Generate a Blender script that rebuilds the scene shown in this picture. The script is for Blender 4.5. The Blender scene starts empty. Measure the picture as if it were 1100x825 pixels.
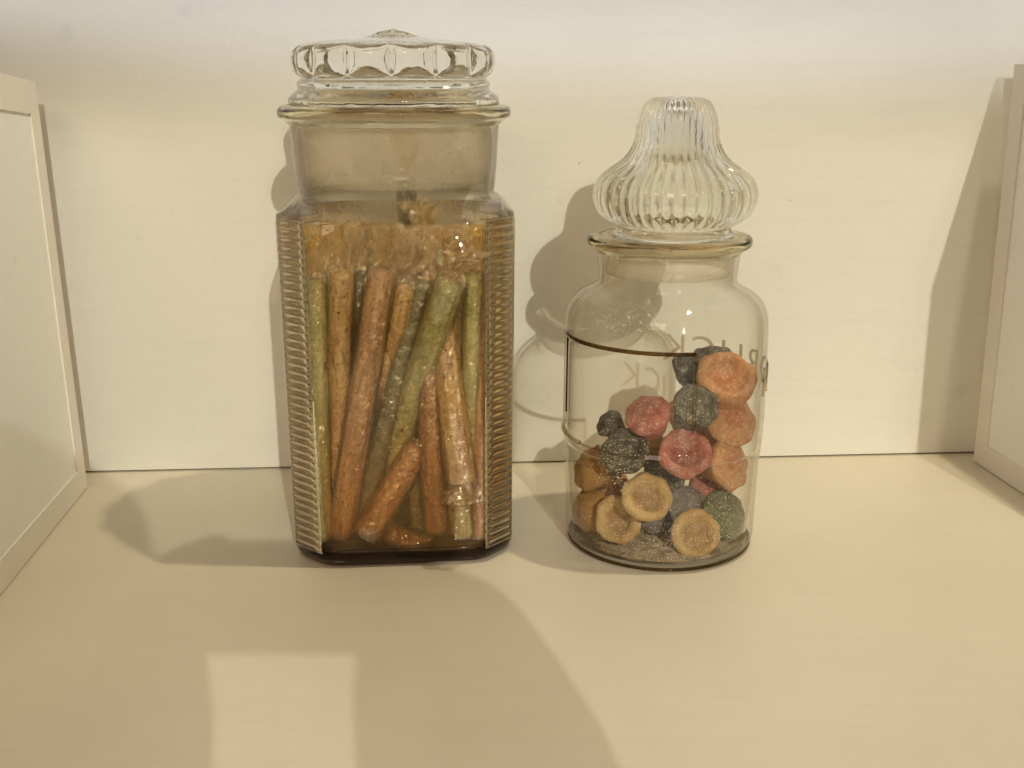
import bpy, bmesh, math, random
from mathutils import Vector, Matrix, noise
random.seed(7)
C = bpy.context.scene.collection
PI = math.pi
# ------------------------------------------------------------------ camera geometry
F, PITCH, CH = 1200.0, math.radians(15.5), 0.30
cp, sp = math.cos(PITCH), math.sin(PITCH)
CAM = Vector((0, 0, CH))
def ray(px, py):
    u, v = (px-550)/F, -(py-412.5)/F
    return Vector((u, cp+v*sp, -sp+v*cp))
def at(px, py, D):
    r = ray(px, py); return CAM + r*(D/r.y)
def onfloor(px, py):
    r = ray(px, py); return CAM + r*(-CH/r.z)
def prof(D, rows):
    out = []
    for y, hw in rows:
        p = at(550, y, D)
        dep = D*cp + (CH-p.z)*sp
        out.append((hw/F*dep, p.z))
    return out
# ------------------------------------------------------------------ mesh helpers
def obj(name, bm, m, parent=None, smooth=True, sub=0):
    me = bpy.data.meshes.new(name)
    bmesh.ops.recalc_face_normals(bm, faces=bm.faces)
    bm.to_mesh(me); bm.free()
    if smooth:
        for p in me.polygons: p.use_smooth = True
    if m: me.materials.append(m)
    o = bpy.data.objects.new(name, me); C.objects.link(o)
    if parent: o.parent = parent
    if sub:
        s = o.modifiers.new('sub', 'SUBSURF'); s.levels = s.render_levels = sub
    return o
def tag(o, label=None, cat=None, group=None, kind=None):
    if label: o['label'] = label
    if cat: o['category'] = cat
    if group: o['group'] = group
    if kind: o['kind'] = kind
    return o
def thing(name, label, cat, loc=(0,0,0), rotz=0, group=None):
    o = bpy.data.objects.new(name, None); C.objects.link(o)
    o.empty_display_size = .02
    o.location = loc; o.rotation_euler = (0,0,rotz)
    return tag(o, label, cat, group)
def rings_bm(rings, close_ends=False, loop=False):
    bm = bmesh.new(); vs = []
    for r in rings: vs.append([bm.verts.new(p) for p in r])
    n = len(vs[0])
    pairs = list(zip(vs[:-1], vs[1:]))
    if loop: pairs.append((vs[-1], vs[0]))
    for a, b in pairs:
        for i in range(n):
            j = (i+1) % n
            bm.faces.new((a[i], a[j], b[j], b[i]))
    if close_ends:
        bm.faces.new(vs[0]); bm.faces.new(list(reversed(vs[-1])))
    return bm
def smoothprof(pts, k=4):
    """Catmull-Rom through the profile points"""
    out = []
    P = [Vector(p) for p in pts]
    for i in range(len(P)-1):
        p0 = P[max(i-1,0)]; p1 = P[i]; p2 = P[i+1]; p3 = P[min(i+2,len(P)-1)]
        for s in range(k):
            t = s/k
            out.append(0.5*((2*p1)+(p2-p0)*t+(2*p0-5*p1+4*p2-p3)*t*t+(3*p1-p0-3*p2+p3)*t**3))
    out.append(P[-1]); return [(max(v[0],1e-4), v[1]) for v in out]
def lathe(prof_, seg=128, mod=None, loop=False):
    rings = []
    for k, (r, z) in enumerate(prof_):
        ring = []
        for i in range(seg):
            t = 2*PI*i/seg
            rr, zz = (r, z) if mod is None else mod(t, r, z, k)
            ring.append(Vector((rr*math.cos(t), rr*math.sin(t), zz)))
        rings.append(ring)
    return rings_bm(rings, close_ends=not loop, loop=loop)
def box_bm(x0,x1,y0,y1,z0,z1, bm=None):
    bm = bm or bmesh.new()
    v = [bm.verts.new((x,y,z)) for z in (z0,z1) for x,y in ((x0,y0),(x1,y0),(x1,y1),(x0,y1))]
    for f in ((0,3,2,1),(4,5,6,7),(0,1,5,4),(1,2,6,5),(2,3,7,6),(3,0,4,7)):
        bm.faces.new([v[i] for i in f])
    return bm
# ------------------------------------------------------------------ materials
def newmat(name):
    m = bpy.data.materials.new(name); m.use_nodes = True
    nt = m.node_tree; nt.nodes.clear()
    return m, nt
def N(nt, t, **kw):
    n = nt.nodes.new(t)
    for k, v in kw.items():
        if k.startswith('i_'):
            key = k[2:]
            key = int(key) if key.isdigit() else key.replace('_', ' ')
            n.inputs[key].default_value = v
        else: setattr(n, k, v)
    return n
def math_(nt, op, a, b=None, clamp=False):
    n = nt.nodes.new('ShaderNodeMath'); n.operation = op; n.use_clamp = clamp
    for i, x in enumerate((a, b)):
        if x is None: continue
        if isinstance(x, (int, float)): n.inputs[i].default_value = x
        else: nt.links.new(x, n.inputs[i])
    return n.outputs[0]
def mixc(nt, fac, a, b, blend='MIX'):
    n = nt.nodes.new('ShaderNodeMix'); n.data_type = 'RGBA'; n.blend_type = blend
    for sock, x in ((n.inputs[0], fac), (n.inputs[6], a), (n.inputs[7], b)):
        if isinstance(x, (int, float)): sock.default_value = x
        elif isinstance(x, (tuple, list)): sock.default_value = (*x[:3], 1)
        else: nt.links.new(x, sock)
    return n.outputs[2]
def noisetex(nt, scale, detail=4, rough=.55, vec=None, dist=0):
    n = N(nt, 'ShaderNodeTexNoise'); n.inputs['Scale'].default_value = scale
    n.inputs['Detail'].default_value = detail; n.inputs['Roughness'].default_value = rough
    n.inputs['Distortion'].default_value = dist
    if vec is None:
        tc = N(nt, 'ShaderNodeTexCoord'); vec = tc.outputs['Object']
    nt.links.new(vec, n.inputs['Vector'])
    return n.outputs['Fac']
def ramp(nt, fac, a, b, clamp=True):
    n = N(nt, 'ShaderNodeMapRange'); n.clamp = clamp
    nt.links.new(fac, n.inputs[0]); n.inputs[1].default_value = a; n.inputs[2].default_value = b
    n.interpolation_type = 'SMOOTHSTEP'
    return n.outputs[0]
def out(nt, sh):
    o = N(nt, 'ShaderNodeOutputMaterial'); nt.links.new(sh, o.inputs[0])

def paint(name, col, col2=None, rough=.55, scale=6, bump=.0006, bscale=180):
    m, nt = newmat(name)
    b = N(nt, 'ShaderNodeBsdfPrincipled')
    n1 = noisetex(nt, scale, 5, .6); n2 = noisetex(nt, scale*9, 3)
    c = mixc(nt, ramp(nt, n1, .35, .7), col, col2 or [x*.94 for x in col])
    c = mixc(nt, ramp(nt, n2, .66, .80), c, [x*.90 for x in col])
    tcs = N(nt, 'ShaderNodeTexCoord'); mps = N(nt, 'ShaderNodeMapping'); mps.inputs['Scale'].default_value = (1,9,9); mps.inputs['Rotation'].default_value = (0,0,.09)
    nt.links.new(tcs.outputs['Object'], mps.inputs[0])
    c = mixc(nt, math_(nt, 'MULTIPLY', ramp(nt, noisetex(nt, 14, 5, .65, mps.outputs[0]), .45, .75), .6), c, [x*.93 for x in col])
    sp_ = ramp(nt, noisetex(nt, 95, 2), .79, .82)
    c = mixc(nt, sp_, c, [x*.6 for x in col])
    nt.links.new(c, b.inputs['Base Color'])
    b.inputs['Roughness'].default_value = rough
    b.inputs['Specular IOR Level'].default_value = .35
    bp = N(nt, 'ShaderNodeBump'); bp.inputs['Strength'].default_value = .35; bp.inputs['Distance'].default_value = bump
    nt.links.new(noisetex(nt, bscale, 4), bp.inputs['Height']); nt.links.new(bp.outputs[0], b.inputs['Normal'])
    out(nt, b.outputs[0]); return m

def thin_glass(name, tint=(.95,.95,.92), edge=(.45,.40,.30), power=3.0, rough=.02, f0=.022, bump=0, haze=0, hazecol=(.8,.76,.66)):
    """a glass surface that lets light straight through, tinted more where the ray grazes it"""
    m, nt = newmat(name)
    lw = N(nt, 'ShaderNodeLayerWeight'); lw.inputs[0].default_value = .5
    f = lw.outputs['Facing']
    tr = N(nt, 'ShaderNodeBsdfTransparent'); gl = N(nt, 'ShaderNodeBsdfGlossy')
    gl.inputs['Roughness'].default_value = rough; gl.inputs['Color'].default_value = (1,1,1,1)
    nt.links.new(mixc(nt, math_(nt, 'POWER', f, power), tint, edge), tr.inputs[0])
    fr = math_(nt, 'ADD', math_(nt, 'MULTIPLY', math_(nt, 'POWER', f, 5.0), .9), f0, True)
    if bump:
        bp = N(nt, 'ShaderNodeBump'); bp.inputs['Strength'].default_value = 1; bp.inputs['Distance'].default_value = bump
        nt.links.new(noisetex(nt, 60, 2), bp.inputs['Height']); nt.links.new(bp.outputs[0], gl.inputs['Normal'])
    mx = N(nt, 'ShaderNodeMixShader'); nt.links.new(fr, mx.inputs[0])
    base = tr.outputs[0]
    if haze:
        df = N(nt, 'ShaderNodeBsdfDiffuse'); df.inputs[0].default_value = (*hazecol, 1)
        tl = N(nt, 'ShaderNodeBsdfTranslucent'); tl.inputs[0].default_value = (*hazecol, 1)
        m2 = N(nt, 'ShaderNodeMixShader'); m2.inputs[0].default_value = .5
        nt.links.new(df.outputs[0], m2.inputs[1]); nt.links.new(tl.outputs[0], m2.inputs[2])
        m3 = N(nt, 'ShaderNodeMixShader')
        hz = math_(nt, 'MULTIPLY', ramp(nt, noisetex(nt, 25, 4), .2, .8), haze*.5)
        nt.links.new(math_(nt, 'ADD', hz, haze*.75, True), m3.inputs[0])
        nt.links.new(base, m3.inputs[1]); nt.links.new(m2.outputs[0], m3.inputs[2]); base = m3.outputs[0]
    nt.links.new(base, mx.inputs[1]); nt.links.new(gl.outputs[0], mx.inputs[2])
    out(nt, mx.outputs[0]); return m

def real_glass(name, col=(.97,.97,.94), rough=0.0, ior=1.47, bump=0):
    m, nt = newmat(name)
    g = N(nt, 'ShaderNodeBsdfGlass'); g.inputs['Color'].default_value = (*col,1)
    g.inputs['Roughness'].default_value = rough; g.inputs['IOR'].default_value = ior
    if bump:
        bp = N(nt, 'ShaderNodeBump'); bp.inputs['Strength'].default_value = 1; bp.inputs['Distance'].default_value = bump
        nt.links.new(noisetex(nt, 90, 2), bp.inputs['Height']); nt.links.new(bp.outputs[0], g.inputs['Normal'])
    out(nt, g.outputs[0]); return m

def gummy(name, col, dark, sugar=(.75,.72,.66), amount=.5, core=None):
    m, nt = newmat(name)
    b = N(nt, 'ShaderNodeBsdfPrincipled')
    c = mixc(nt, ramp(nt, noisetex(nt, 70, 4), .35, .65), col, dark)
    if core:                                             # the jelly showing in the hollow, inside the paler sugared rim
        tc = N(nt, 'ShaderNodeTexCoord'); sx = N(nt, 'ShaderNodeSeparateXYZ'); nt.links.new(tc.outputs['Object'], sx.inputs[0])
        rr = math_(nt, 'SQRT', math_(nt, 'ADD', math_(nt, 'POWER', math_(nt, 'ABSOLUTE', sx.outputs[0]), 2.0), math_(nt, 'POWER', math_(nt, 'ABSOLUTE', sx.outputs[1]), 2.0)))
        rr = math_(nt, 'ADD', rr, math_(nt, 'MULTIPLY', math_(nt, 'SUBTRACT', noisetex(nt, 190, 3), .5), .007))
        hm = math_(nt, 'MULTIPLY', math_(nt, 'SUBTRACT', 1.0, ramp(nt, rr, .0065, .0100)), ramp(nt, sx.outputs[2], -.001, .001))
        c = mixc(nt, math_(nt, 'MULTIPLY', hm, .8), c, core)
    fine = noisetex(nt, 700, 3, .7); med = noisetex(nt, 160, 3)
    s = math_(nt, 'MULTIPLY', ramp(nt, fine, .53, .60), ramp(nt, med, .30, .60))
    frost = math_(nt, 'MULTIPLY', ramp(nt, med, .25, .75), .45*amount)
    c = mixc(nt, frost, c, sugar)
    c = mixc(nt, math_(nt, 'MULTIPLY', s, amount, True), c, sugar)
    nt.links.new(c, b.inputs['Base Color'])
    b.inputs['Roughness'].default_value = .5
    b.inputs['Subsurface Weight'].default_value = .25
    b.inputs['Subsurface Radius'].default_value = (1,.5,.3)
    b.inputs['Subsurface Scale'].default_value = .004
    bp = N(nt, 'ShaderNodeBump'); bp.inputs['Strength'].default_value = .8; bp.inputs['Distance'].default_value = .002
    nt.links.new(fine, bp.inputs['Height']); nt.links.new(bp.outputs[0], b.inputs['Normal'])
    out(nt, b.outputs[0]); return m

def stickmat(name, col, col2, stain=(.18,.05,.015), stainamt=.5, bscale=240):
    m, nt = newmat(name)
    b = N(nt, 'ShaderNodeBsdfPrincipled')
    tc = N(nt, 'ShaderNodeTexCoord'); mp = N(nt, 'ShaderNodeMapping'); mp.inputs['Scale'].default_value = (1,1,.22)
    nt.links.new(tc.outputs['Object'], mp.inputs[0])
    c = mixc(nt, ramp(nt, noisetex(nt, 110, 5, .65, mp.outputs[0]), .42, .58), col, col2)
    c = mixc(nt, ramp(nt, noisetex(nt, 520, 3, .6), .55, .75), c, [min(1, x*1.35) for x in col])
    st = math_(nt, 'MULTIPLY', ramp(nt, noisetex(nt, 75, 5, .65, mp.outputs[0], 1.2), .54, .62), stainamt)
    c = mixc(nt, st, c, stain)
    dots = math_(nt, 'MULTIPLY', ramp(nt, noisetex(nt, 330, 2, .5), .60, .66), stainamt*.9)
    c = mixc(nt, dots, c, stain)
    nt.links.new(c, b.inputs['Base Color'])
    b.inputs['Roughness'].default_value = .38
    b.inputs['Coat Weight'].default_value = 1; b.inputs['Coat Roughness'].default_value = .09
    bp = N(nt, 'ShaderNodeBump'); bp.inputs['Strength'].default_value = .8; bp.inputs['Distance'].default_value = .003
    nt.links.new(noisetex(nt, bscale, 4, .6), bp.inputs['Height']); nt.links.new(bp.outputs[0], b.inputs['Normal'])
    nt.links.new(bp.outputs[0], b.inputs['Coat Normal'])
    out(nt, b.outputs[0]); return m

def cello(name, tint=(.96,.91,.76), f0=.14, stain=0):
    m, nt = newmat(name)
    lw = N(nt, 'ShaderNodeLayerWeight'); lw.inputs[0].default_value = .5
    f = lw.outputs['Facing']
    tr = N(nt, 'ShaderNodeBsdfTransparent'); gl = N(nt, 'ShaderNodeBsdfGlossy')
    gl.inputs['Roughness'].default_value = .14; gl.inputs['Color'].default_value = (1,.93,.78,1)
    nt.links.new(mixc(nt, f, tint, [x*.6 for x in tint]), tr.inputs[0])
    bp = N(nt, 'ShaderNodeBump'); bp.inputs['Strength'].default_value = 1; bp.inputs['Distance'].default_value = .0015
    rg = math_(nt, 'ABSOLUTE', math_(nt, 'SUBTRACT', noisetex(nt, 190, 4, .6, None, 1.2), .5))
    nt.links.new(rg, bp.inputs['Height']); nt.links.new(bp.outputs[0], gl.inputs['Normal'])
    fr = math_(nt, 'ADD', math_(nt, 'MULTIPLY', math_(nt, 'POWER', f, 3.0), .5), f0, True)
    mx = N(nt, 'ShaderNodeMixShader'); nt.links.new(fr, mx.inputs[0])
    nt.links.new(tr.outputs[0], mx.inputs[1]); nt.links.new(gl.outputs[0], mx.inputs[2])
    sh = mx.outputs[0]
    if stain:
        p = N(nt, 'ShaderNodeBsdfPrincipled'); p.inputs['Base Color'].default_value = (.64,.40,.11,1); p.inputs['Roughness'].default_value = .22
        nt.links.new(bp.outputs[0], p.inputs['Normal'])
        m4 = N(nt, 'ShaderNodeMixShader')
        nt.links.new(math_(nt, 'MULTIPLY', ramp(nt, noisetex(nt, 120, 4, .6, None, 1), .42, .66), stain), m4.inputs[0])
        nt.links.new(sh, m4.inputs[1]); nt.links.new(p.outputs[0], m4.inputs[2]); sh = m4.outputs[0]
    out(nt, sh); return m

def simple(name, col, rough=.5, spec=.5, metal=0):
    m, nt = newmat(name)
    b = N(nt, 'ShaderNodeBsdfPrincipled')
    c = mixc(nt, ramp(nt, noisetex(nt, 40, 4), .3, .7), col, [x*.85 for x in col])
    nt.links.new(c, b.inputs['Base Color']); b.inputs['Roughness'].default_value = rough
    b.inputs['Specular IOR Level'].default_value = spec; b.inputs['Metallic'].default_value = metal
    out(nt, b.outputs[0]); return m

M_wall = paint('wall_paint', (.79,.775,.72), (.765,.745,.685), .6, 3)
M_floor = paint('shelf_paint', (.70,.645,.53), (.66,.605,.49), .45, 5)
M_border = paint('panel_border_shade', (.84,.80,.74), None, .55, 5)  # warm shade on the panel border is put into this colour
M_inner = paint('panel_inner_light', (.90,.895,.88), None, .55, 5)  # cool light on the inner board is put into its whiter colour
M_body = thin_glass('clear_glass', (.985,.98,.955), (.25,.18,.09), 2.8)
M_body2 = thin_glass('clear_glass_round', (.988,.985,.97), (.50,.44,.32), 4.5)
M_frost = thin_glass('ground_glass', (.995,.985,.96), (.8,.72,.58), 5, .25, .02, 0, .28, (1,.92,.78))
M_frost2 = thin_glass('ground_glass_clearer', (.985,.975,.95), (.8,.74,.62), 5, .25, .02, 0, .28, (1,.92,.78))
M_rib = real_glass('ribbed_glass', (.985,.965,.91))
M_lid = real_glass('lid_glass', (.985,.985,.965), .015, 1.46, .0005)
M_rim = real_glass('rim_glass', (.95,.93,.86), .03, 1.46, .0002)
M_base = thin_glass('amber_glass_base', (.50,.30,.15), (.28,.15,.06), 1.2, .04, .05)
M_ring = thin_glass('glass_foot', (.60,.52,.40), (.34,.27,.17), 1.5)
M_edge = thin_glass('moulded_edge_glass', (.44,.33,.19), (.16,.10,.05), 1.5)
M_letter = thin_glass('letter_glass', (.84,.79,.70), (.36,.30,.2), 1.2)

# ------------------------------------------------------------------ the setting
wL, wR = onfloor(95, 508), onfloor(1045, 487)
wd = (wR-wL).normalized(); YAW = math.atan2(wd.y, wd.x)
wn = Vector((-wd.y, wd.x, 0))                        # away from camera
def slab(name, corners, thick_dir, m, kind=None):
    bm = bmesh.new()
    a = [bm.verts.new(c) for c in corners]; b = [bm.verts.new(c+thick_dir) for c in corners]
    bm.faces.new(a); bm.faces.new(list(reversed(b)))
    for i in range(4):
        j = (i+1) % 4; bm.faces.new((a[i], b[i], b[j], a[j]))
    return obj(name, bm, m, smooth=False)
o = slab('floor', [Vector((-1.3,-.1,0)), Vector((1.5,-.1,0)), Vector((1.5,1.2,0)), Vector((-1.3,1.2,0))], Vector((0,0,-.03)), M_floor)
tag(o, kind='structure')
a = wL - wd*.9; b = wR + wd*.9; gap = Vector((0,0,.0016))
o = slab('wall', [a+gap, b+gap, b+Vector((0,0,1.1)), a+Vector((0,0,1.1))], wn*.02, M_wall); tag(o, kind='structure')

def side_panel(name, label, p0, p1, topnear, topfar_px, ext, side):
    """p0 = floor point next to the wall, p1 = floor point nearer the camera, both pixels"""
    A = onfloor(*p0); B0 = onfloor(*p1)
    d = (B0-A).normalized(); B = A + d*ext
    Dn = at(*topnear, A.y)
    up = (Dn-A)
    rise = topfar_px
    Cc = B + up + Vector((0,0,rise))
    nrm = d.cross(up).normalized()
    if (nrm.x > 0) == (side > 0): nrm = -nrm             # into the niche
    t = thing(name, label, 'panel', A)
    # frame: four border strips, thick 8 mm, inner board recessed
    w = .017
    L = (B-A).length; H = up.length
    u = d; v = up.normalized()
    def P(a_, b_):                                   # bilinear on the panel
        s, q = a_/L, b_/H
        return A*(1-s)*(1-q) + B*s*(1-q) + Dn*(1-s)*q + Cc*s*q - A
    def strip(bm, c):
        th = -nrm*.018
        a_ = [bm.verts.new(x) for x in c]; b_ = [bm.verts.new(x+th) for x in c]
        bm.faces.new(a_); bm.faces.new(list(reversed(b_)))
        for i in range(4):
            j = (i+1) % 4; bm.faces.new((a_[i], b_[i], b_[j], a_[j]))
    bm = bmesh.new()
    lift = Vector((0,0,.0008))
    o0, o1, o2, o3 = P(0,0)+lift, P(L,0)+lift, P(L,H), P(0,H)
    i0, i1, i2, i3 = P(w,w*1.1), P(L-w,w*1.1), P(L-w,H-w*1.3), P(w,H-w*1.3)
    for q in ((o0,o1,i1,i0),(o1,o2,i2,i1),(o2,o3,i3,i2),(o3,o0,i0,i3)): strip(bm, q)
    bmesh.ops.remove_doubles(bm, verts=bm.verts, dist=1e-6)
    obj('frame', bm, M_border, t, smooth=False)
    bm = bmesh.new()
    th = -nrm*.0012; c = [x+th for x in (i0,i1,i2,i3)]
    a_ = [bm.verts.new(x) for x in c]; b_ = [bm.verts.new(x-nrm*.010) for x in c]
    bm.faces.new(a_); bm.faces.new(list(reversed(b_)))
    for i in range(4):
        j = (i+1) % 4; bm.faces.new((a_[i], b_[i], b_[j], a_[j]))
    obj('board', bm, M_inner, t, smooth=False)
    return t
side_panel('side_panel', 'pale framed side panel at the left edge, its inner board cool white', (94,524), (0,641), (38,88), .03, .33, -1)
side_panel('side_panel', 'cream framed side panel at the right edge, casting a slanting shadow on the wall', (1045.5,496), (1100,532), (1090,69), .0, .33, 1)

# ------------------------------------------------------------------ square jar
JD, JX = .7205, -.0735
jar = thing('candy_stick_jar', 'tall square glass jar with ribbed corners and a flat scalloped lid, stained amber inside', 'jar', (JX, JD, 0), math.radians(4.5))
HW, CHF = .0707, .021
def sq_r(t, hw, chf=CHF, p=34):
    c, s = abs(math.cos(t)), abs(math.sin(t))
    dc = (2*hw-chf)/math.sqrt(2); k = abs(math.cos((t % (PI/2))-PI/4))
    return ((c/hw)**p + (s/hw)**p + (k/dc)**p)**(-1/p)
def sqrings(rows, seg=176):
    rings = []
    for (bl, rc, hw, z) in rows:
        ring = []
        for i in range(seg):
            t = 2*PI*i/seg
            r = bl*rc + (1-bl)*sq_r(t, hw)
            ring.append(Vector((r*math.cos(t), r*math.sin(t), z)))
        rings.append(ring)
    return rings
nk = prof(JD, [(207,104), (195,106), (175,108), (150,110), (132,112)])
fl = prof(JD, [(128,118), (124.5,123.5), (119,124.5), (114,122)])
NR, NZ = nk[0]
rows = [(0,0,.002,0.0012),(0,0,.052,0.0012),(0,0,.060,0.0),(0,0,HW-.004,.0008),(0,0,HW-.001,.003),(0,0,HW,.007),(0,0,HW,.05),(0,0,HW+.0009,.12),(0,0,HW+.0016,.214),(0,0,HW+.0010,.2195),
        (.05,NR,HW-.002,.2215),(.25,NR,HW-.003,.2245),(.6,NR,HW-.003,.2265),(.9,NR,HW-.003,.2275),(1,NR,HW,.2285)]
for r, z in nk[0:]:
    if z > .2287: rows.append((1, r, HW, z))
fr, fz = fl[-1]
rows.append((1, nk[-1][0]+.0002, HW, fz-.001))
rows += [(1, NR-.0025, HW, fz-.001)]
for r, z in reversed(nk[1:4]): rows.append((1, r-.0035, HW, z))
rows += [(1,NR-.0035,HW,.2275),(.8,NR-.0035,HW-.007,.2245),(.4,NR-.0035,HW-.006,.2225),(.1,NR,HW-.005,.2195),(0,0,HW-.0026,.215),(0,0,HW-.0032,.12),(0,0,HW-.0038,.009),(0,0,HW-.006,.006),(0,0,HW-.010,.0052),(0,0,.002,.005)]
obj('glass_body', rings_bm(sqrings(rows), close_ends=True), M_body, jar)

rr0 = nk[-1][0]+.0006
def ring_solid(pts, rin, seg=160):
    zs = [p[1] for p in pts]
    return lathe(smoothprof(pts, 4) + [(rin, max(zs)-.0003), (rin, min(zs)+.0003)], seg, None, loop=True)
obj('rim', ring_solid([(rr0, fl[0][1]-.003)] + fl + [(fr-.004, fl[-1][1]+.0012), (rr0+.0005, fl[-1][1]+.0008)], rr0-.0001), M_rim, jar)
bs = [(0,0,.002,.0010),(0,0,HW-.004,.0011),(0,0,HW-.0012,.0022),(0,0,HW-.0009,.0038),(0,0,HW-.002,.0048),(0,0,.002,.0049)]
obj('base', rings_bm(sqrings(bs), close_ends=True), M_base, jar)
# ribbed corner strips
def rib_strip(k):
    th = PI/4 + k*PI/2
    dc = (2*HW-CHF)/math.sqrt(2) - .0001
    n = Vector((math.cos(th), math.sin(th), 0)); tt = Vector((-n.y, n.x, 0))
    bm = bmesh.new(); pitch = .00505; z0, z1 = .010, .2185
    nz = int((z1-z0)/pitch*8); nu = 14; hwid = .0128
    front, back = [], []
    for j in range(nz+1):
        z = z0+(z1-z0)*j/nz; fr_, bk = [], []
        ph = (z/pitch) % 1.0
        rb = math.sin(PI*ph)**.8
        for i in range(nu+1):
            u = -1+2*i/nu
            e = max(0, 1-abs(u)**6)
            ends = max(0, 1-(abs(u)/.96)**(7))
            h = .0010*e + .0014*rb*ends
            fr_.append(bm.verts.new(n*(dc+.0004+h+.0016*z/.214)+tt*(u*hwid)+Vector((0,0,z))))
            bk.append(bm.verts.new(n*(dc+.0002+.0016*z/.214)+tt*(u*hwid)+Vector((0,0,z))))
        front.append(fr_); back.append(bk)
    for j in range(nz):
        for i in range(nu):
            bm.faces.new((front[j][i],front[j][i+1],front[j+1][i+1],front[j+1][i]))
            bm.faces.new((back[j][i],back[j+1][i],back[j+1][i+1],back[j][i+1]))
        bm.faces.new((front[j][0],front[j+1][0],back[j+1][0],back[j][0]))
        bm.faces.new((front[j][nu],back[j][nu],back[j+1][nu],front[j+1][nu]))
    for i in range(nu):
        bm.faces.new((front[0][i],back[0][i],back[0][i+1],front[0][i+1]))
        bm.faces.new((front[nz][i],front[nz][i+1],back[nz][i+1],back[nz][i]))
    return bm
for k in range(4): obj('ribbed_corner', rib_strip(k), M_rib, jar)

# ground stopper inside the neck
st = [(r-.0048, z) for r, z in nk[1:]]
sl = [(st[-1][0], st[-1][1]+.012)] + list(reversed(st)) + [(r-.0022, z) for r, z in st] + [(st[-1][0]-.0022, st[-1][1]+.012)]
obj('stopper', lathe(sl, 96, None, loop=True), M_frost, jar)

# lid
lp = prof(JD, [(116,98),(114,110),(109,112.5),(104,111.5),(99,106),(95,102),(92,103),(88,103),(85.5,100),(83,100),(79,104.5),(72,108),(64,109),(56,107.5),(50.5,103),(48,97),(46.5,88),(43.5,66),(41.5,42),(39.5,28),(36.5,16),(33.8,7),(31,.5)])
kb0, kb1 = 10, 15
lps = smoothprof(lp, 4)
zb0, zb1 = lp[9][1], lp[16][1]
def lidmod(t, r, z, k):
    if zb0 < z < zb1 and r > .03:
        w = math.sin(PI*(z-zb0)/(zb1-zb0))**.8
        lobe = abs(math.cos(7*t))
        r = r - .0062*w*(1-lobe**.55)
    if r < .017 and z > lp[18][1]-.001:
        f = min(1, r/.008)*max(0, 1-(r/.017)**2)
        z = z + .0013*f*(math.cos(16*t))
    return r, z
inner = [(.001, lp[10][1]+.003), (.030, lp[10][1]+.0015), (.047, lp[8][1]), (.051, lp[6][1]), (.0525, lp[4][1]), (lp[0][0]-.004, lp[0][1])]
inner = list(reversed(smoothprof(inner, 4)))
full = inner[::-1] + lps       # apex inner -> bottom -> outer apex
obj('lid', lathe(full, 224, lambda t, r, z, k: lidmod(t, r, z, k) if k >= len(inner) else (r, z)), M_lid, jar)

# syrup at the bottom and film on the glass
def syrup_mat():
    m, nt = newmat('syrup')
    tr = N(nt, 'ShaderNodeBsdfTransparent'); tr.inputs[0].default_value = (.42,.20,.07,1)
    p = N(nt, 'ShaderNodeBsdfPrincipled'); p.inputs['Base Color'].default_value = (.075,.030,.010,1); p.inputs['Roughness'].default_value = .12
    mx = N(nt, 'ShaderNodeMixShader')
    nt.links.new(math_(nt, 'ADD', math_(nt, 'MULTIPLY', ramp(nt, noisetex(nt, 35, 4), .35, .65), .3), .60), mx.inputs[0])
    nt.links.new(tr.outputs[0], mx.inputs[1]); nt.links.new(p.outputs[0], mx.inputs[2]); out(nt, mx.outputs[0]); return m
SY = syrup_mat()
srows = [(0,0,.002,.0053),(0,0,HW-.0105,.0055),(0,0,HW-.0066,.0064),(0,0,HW-.0042,.0085),(0,0,HW-.0042,.0100),(0,0,HW-.0055,.0092),(0,0,HW-.012,.0082),(0,0,.002,.008)]
def wob(rings):
    for ring in rings[4:]:
        for v in ring: v.z += .0016*noise.noise(v*60)
    return rings
obj('syrup_pool', rings_bm(wob(sqrings(srows)), close_ends=True), SY, jar)
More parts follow.
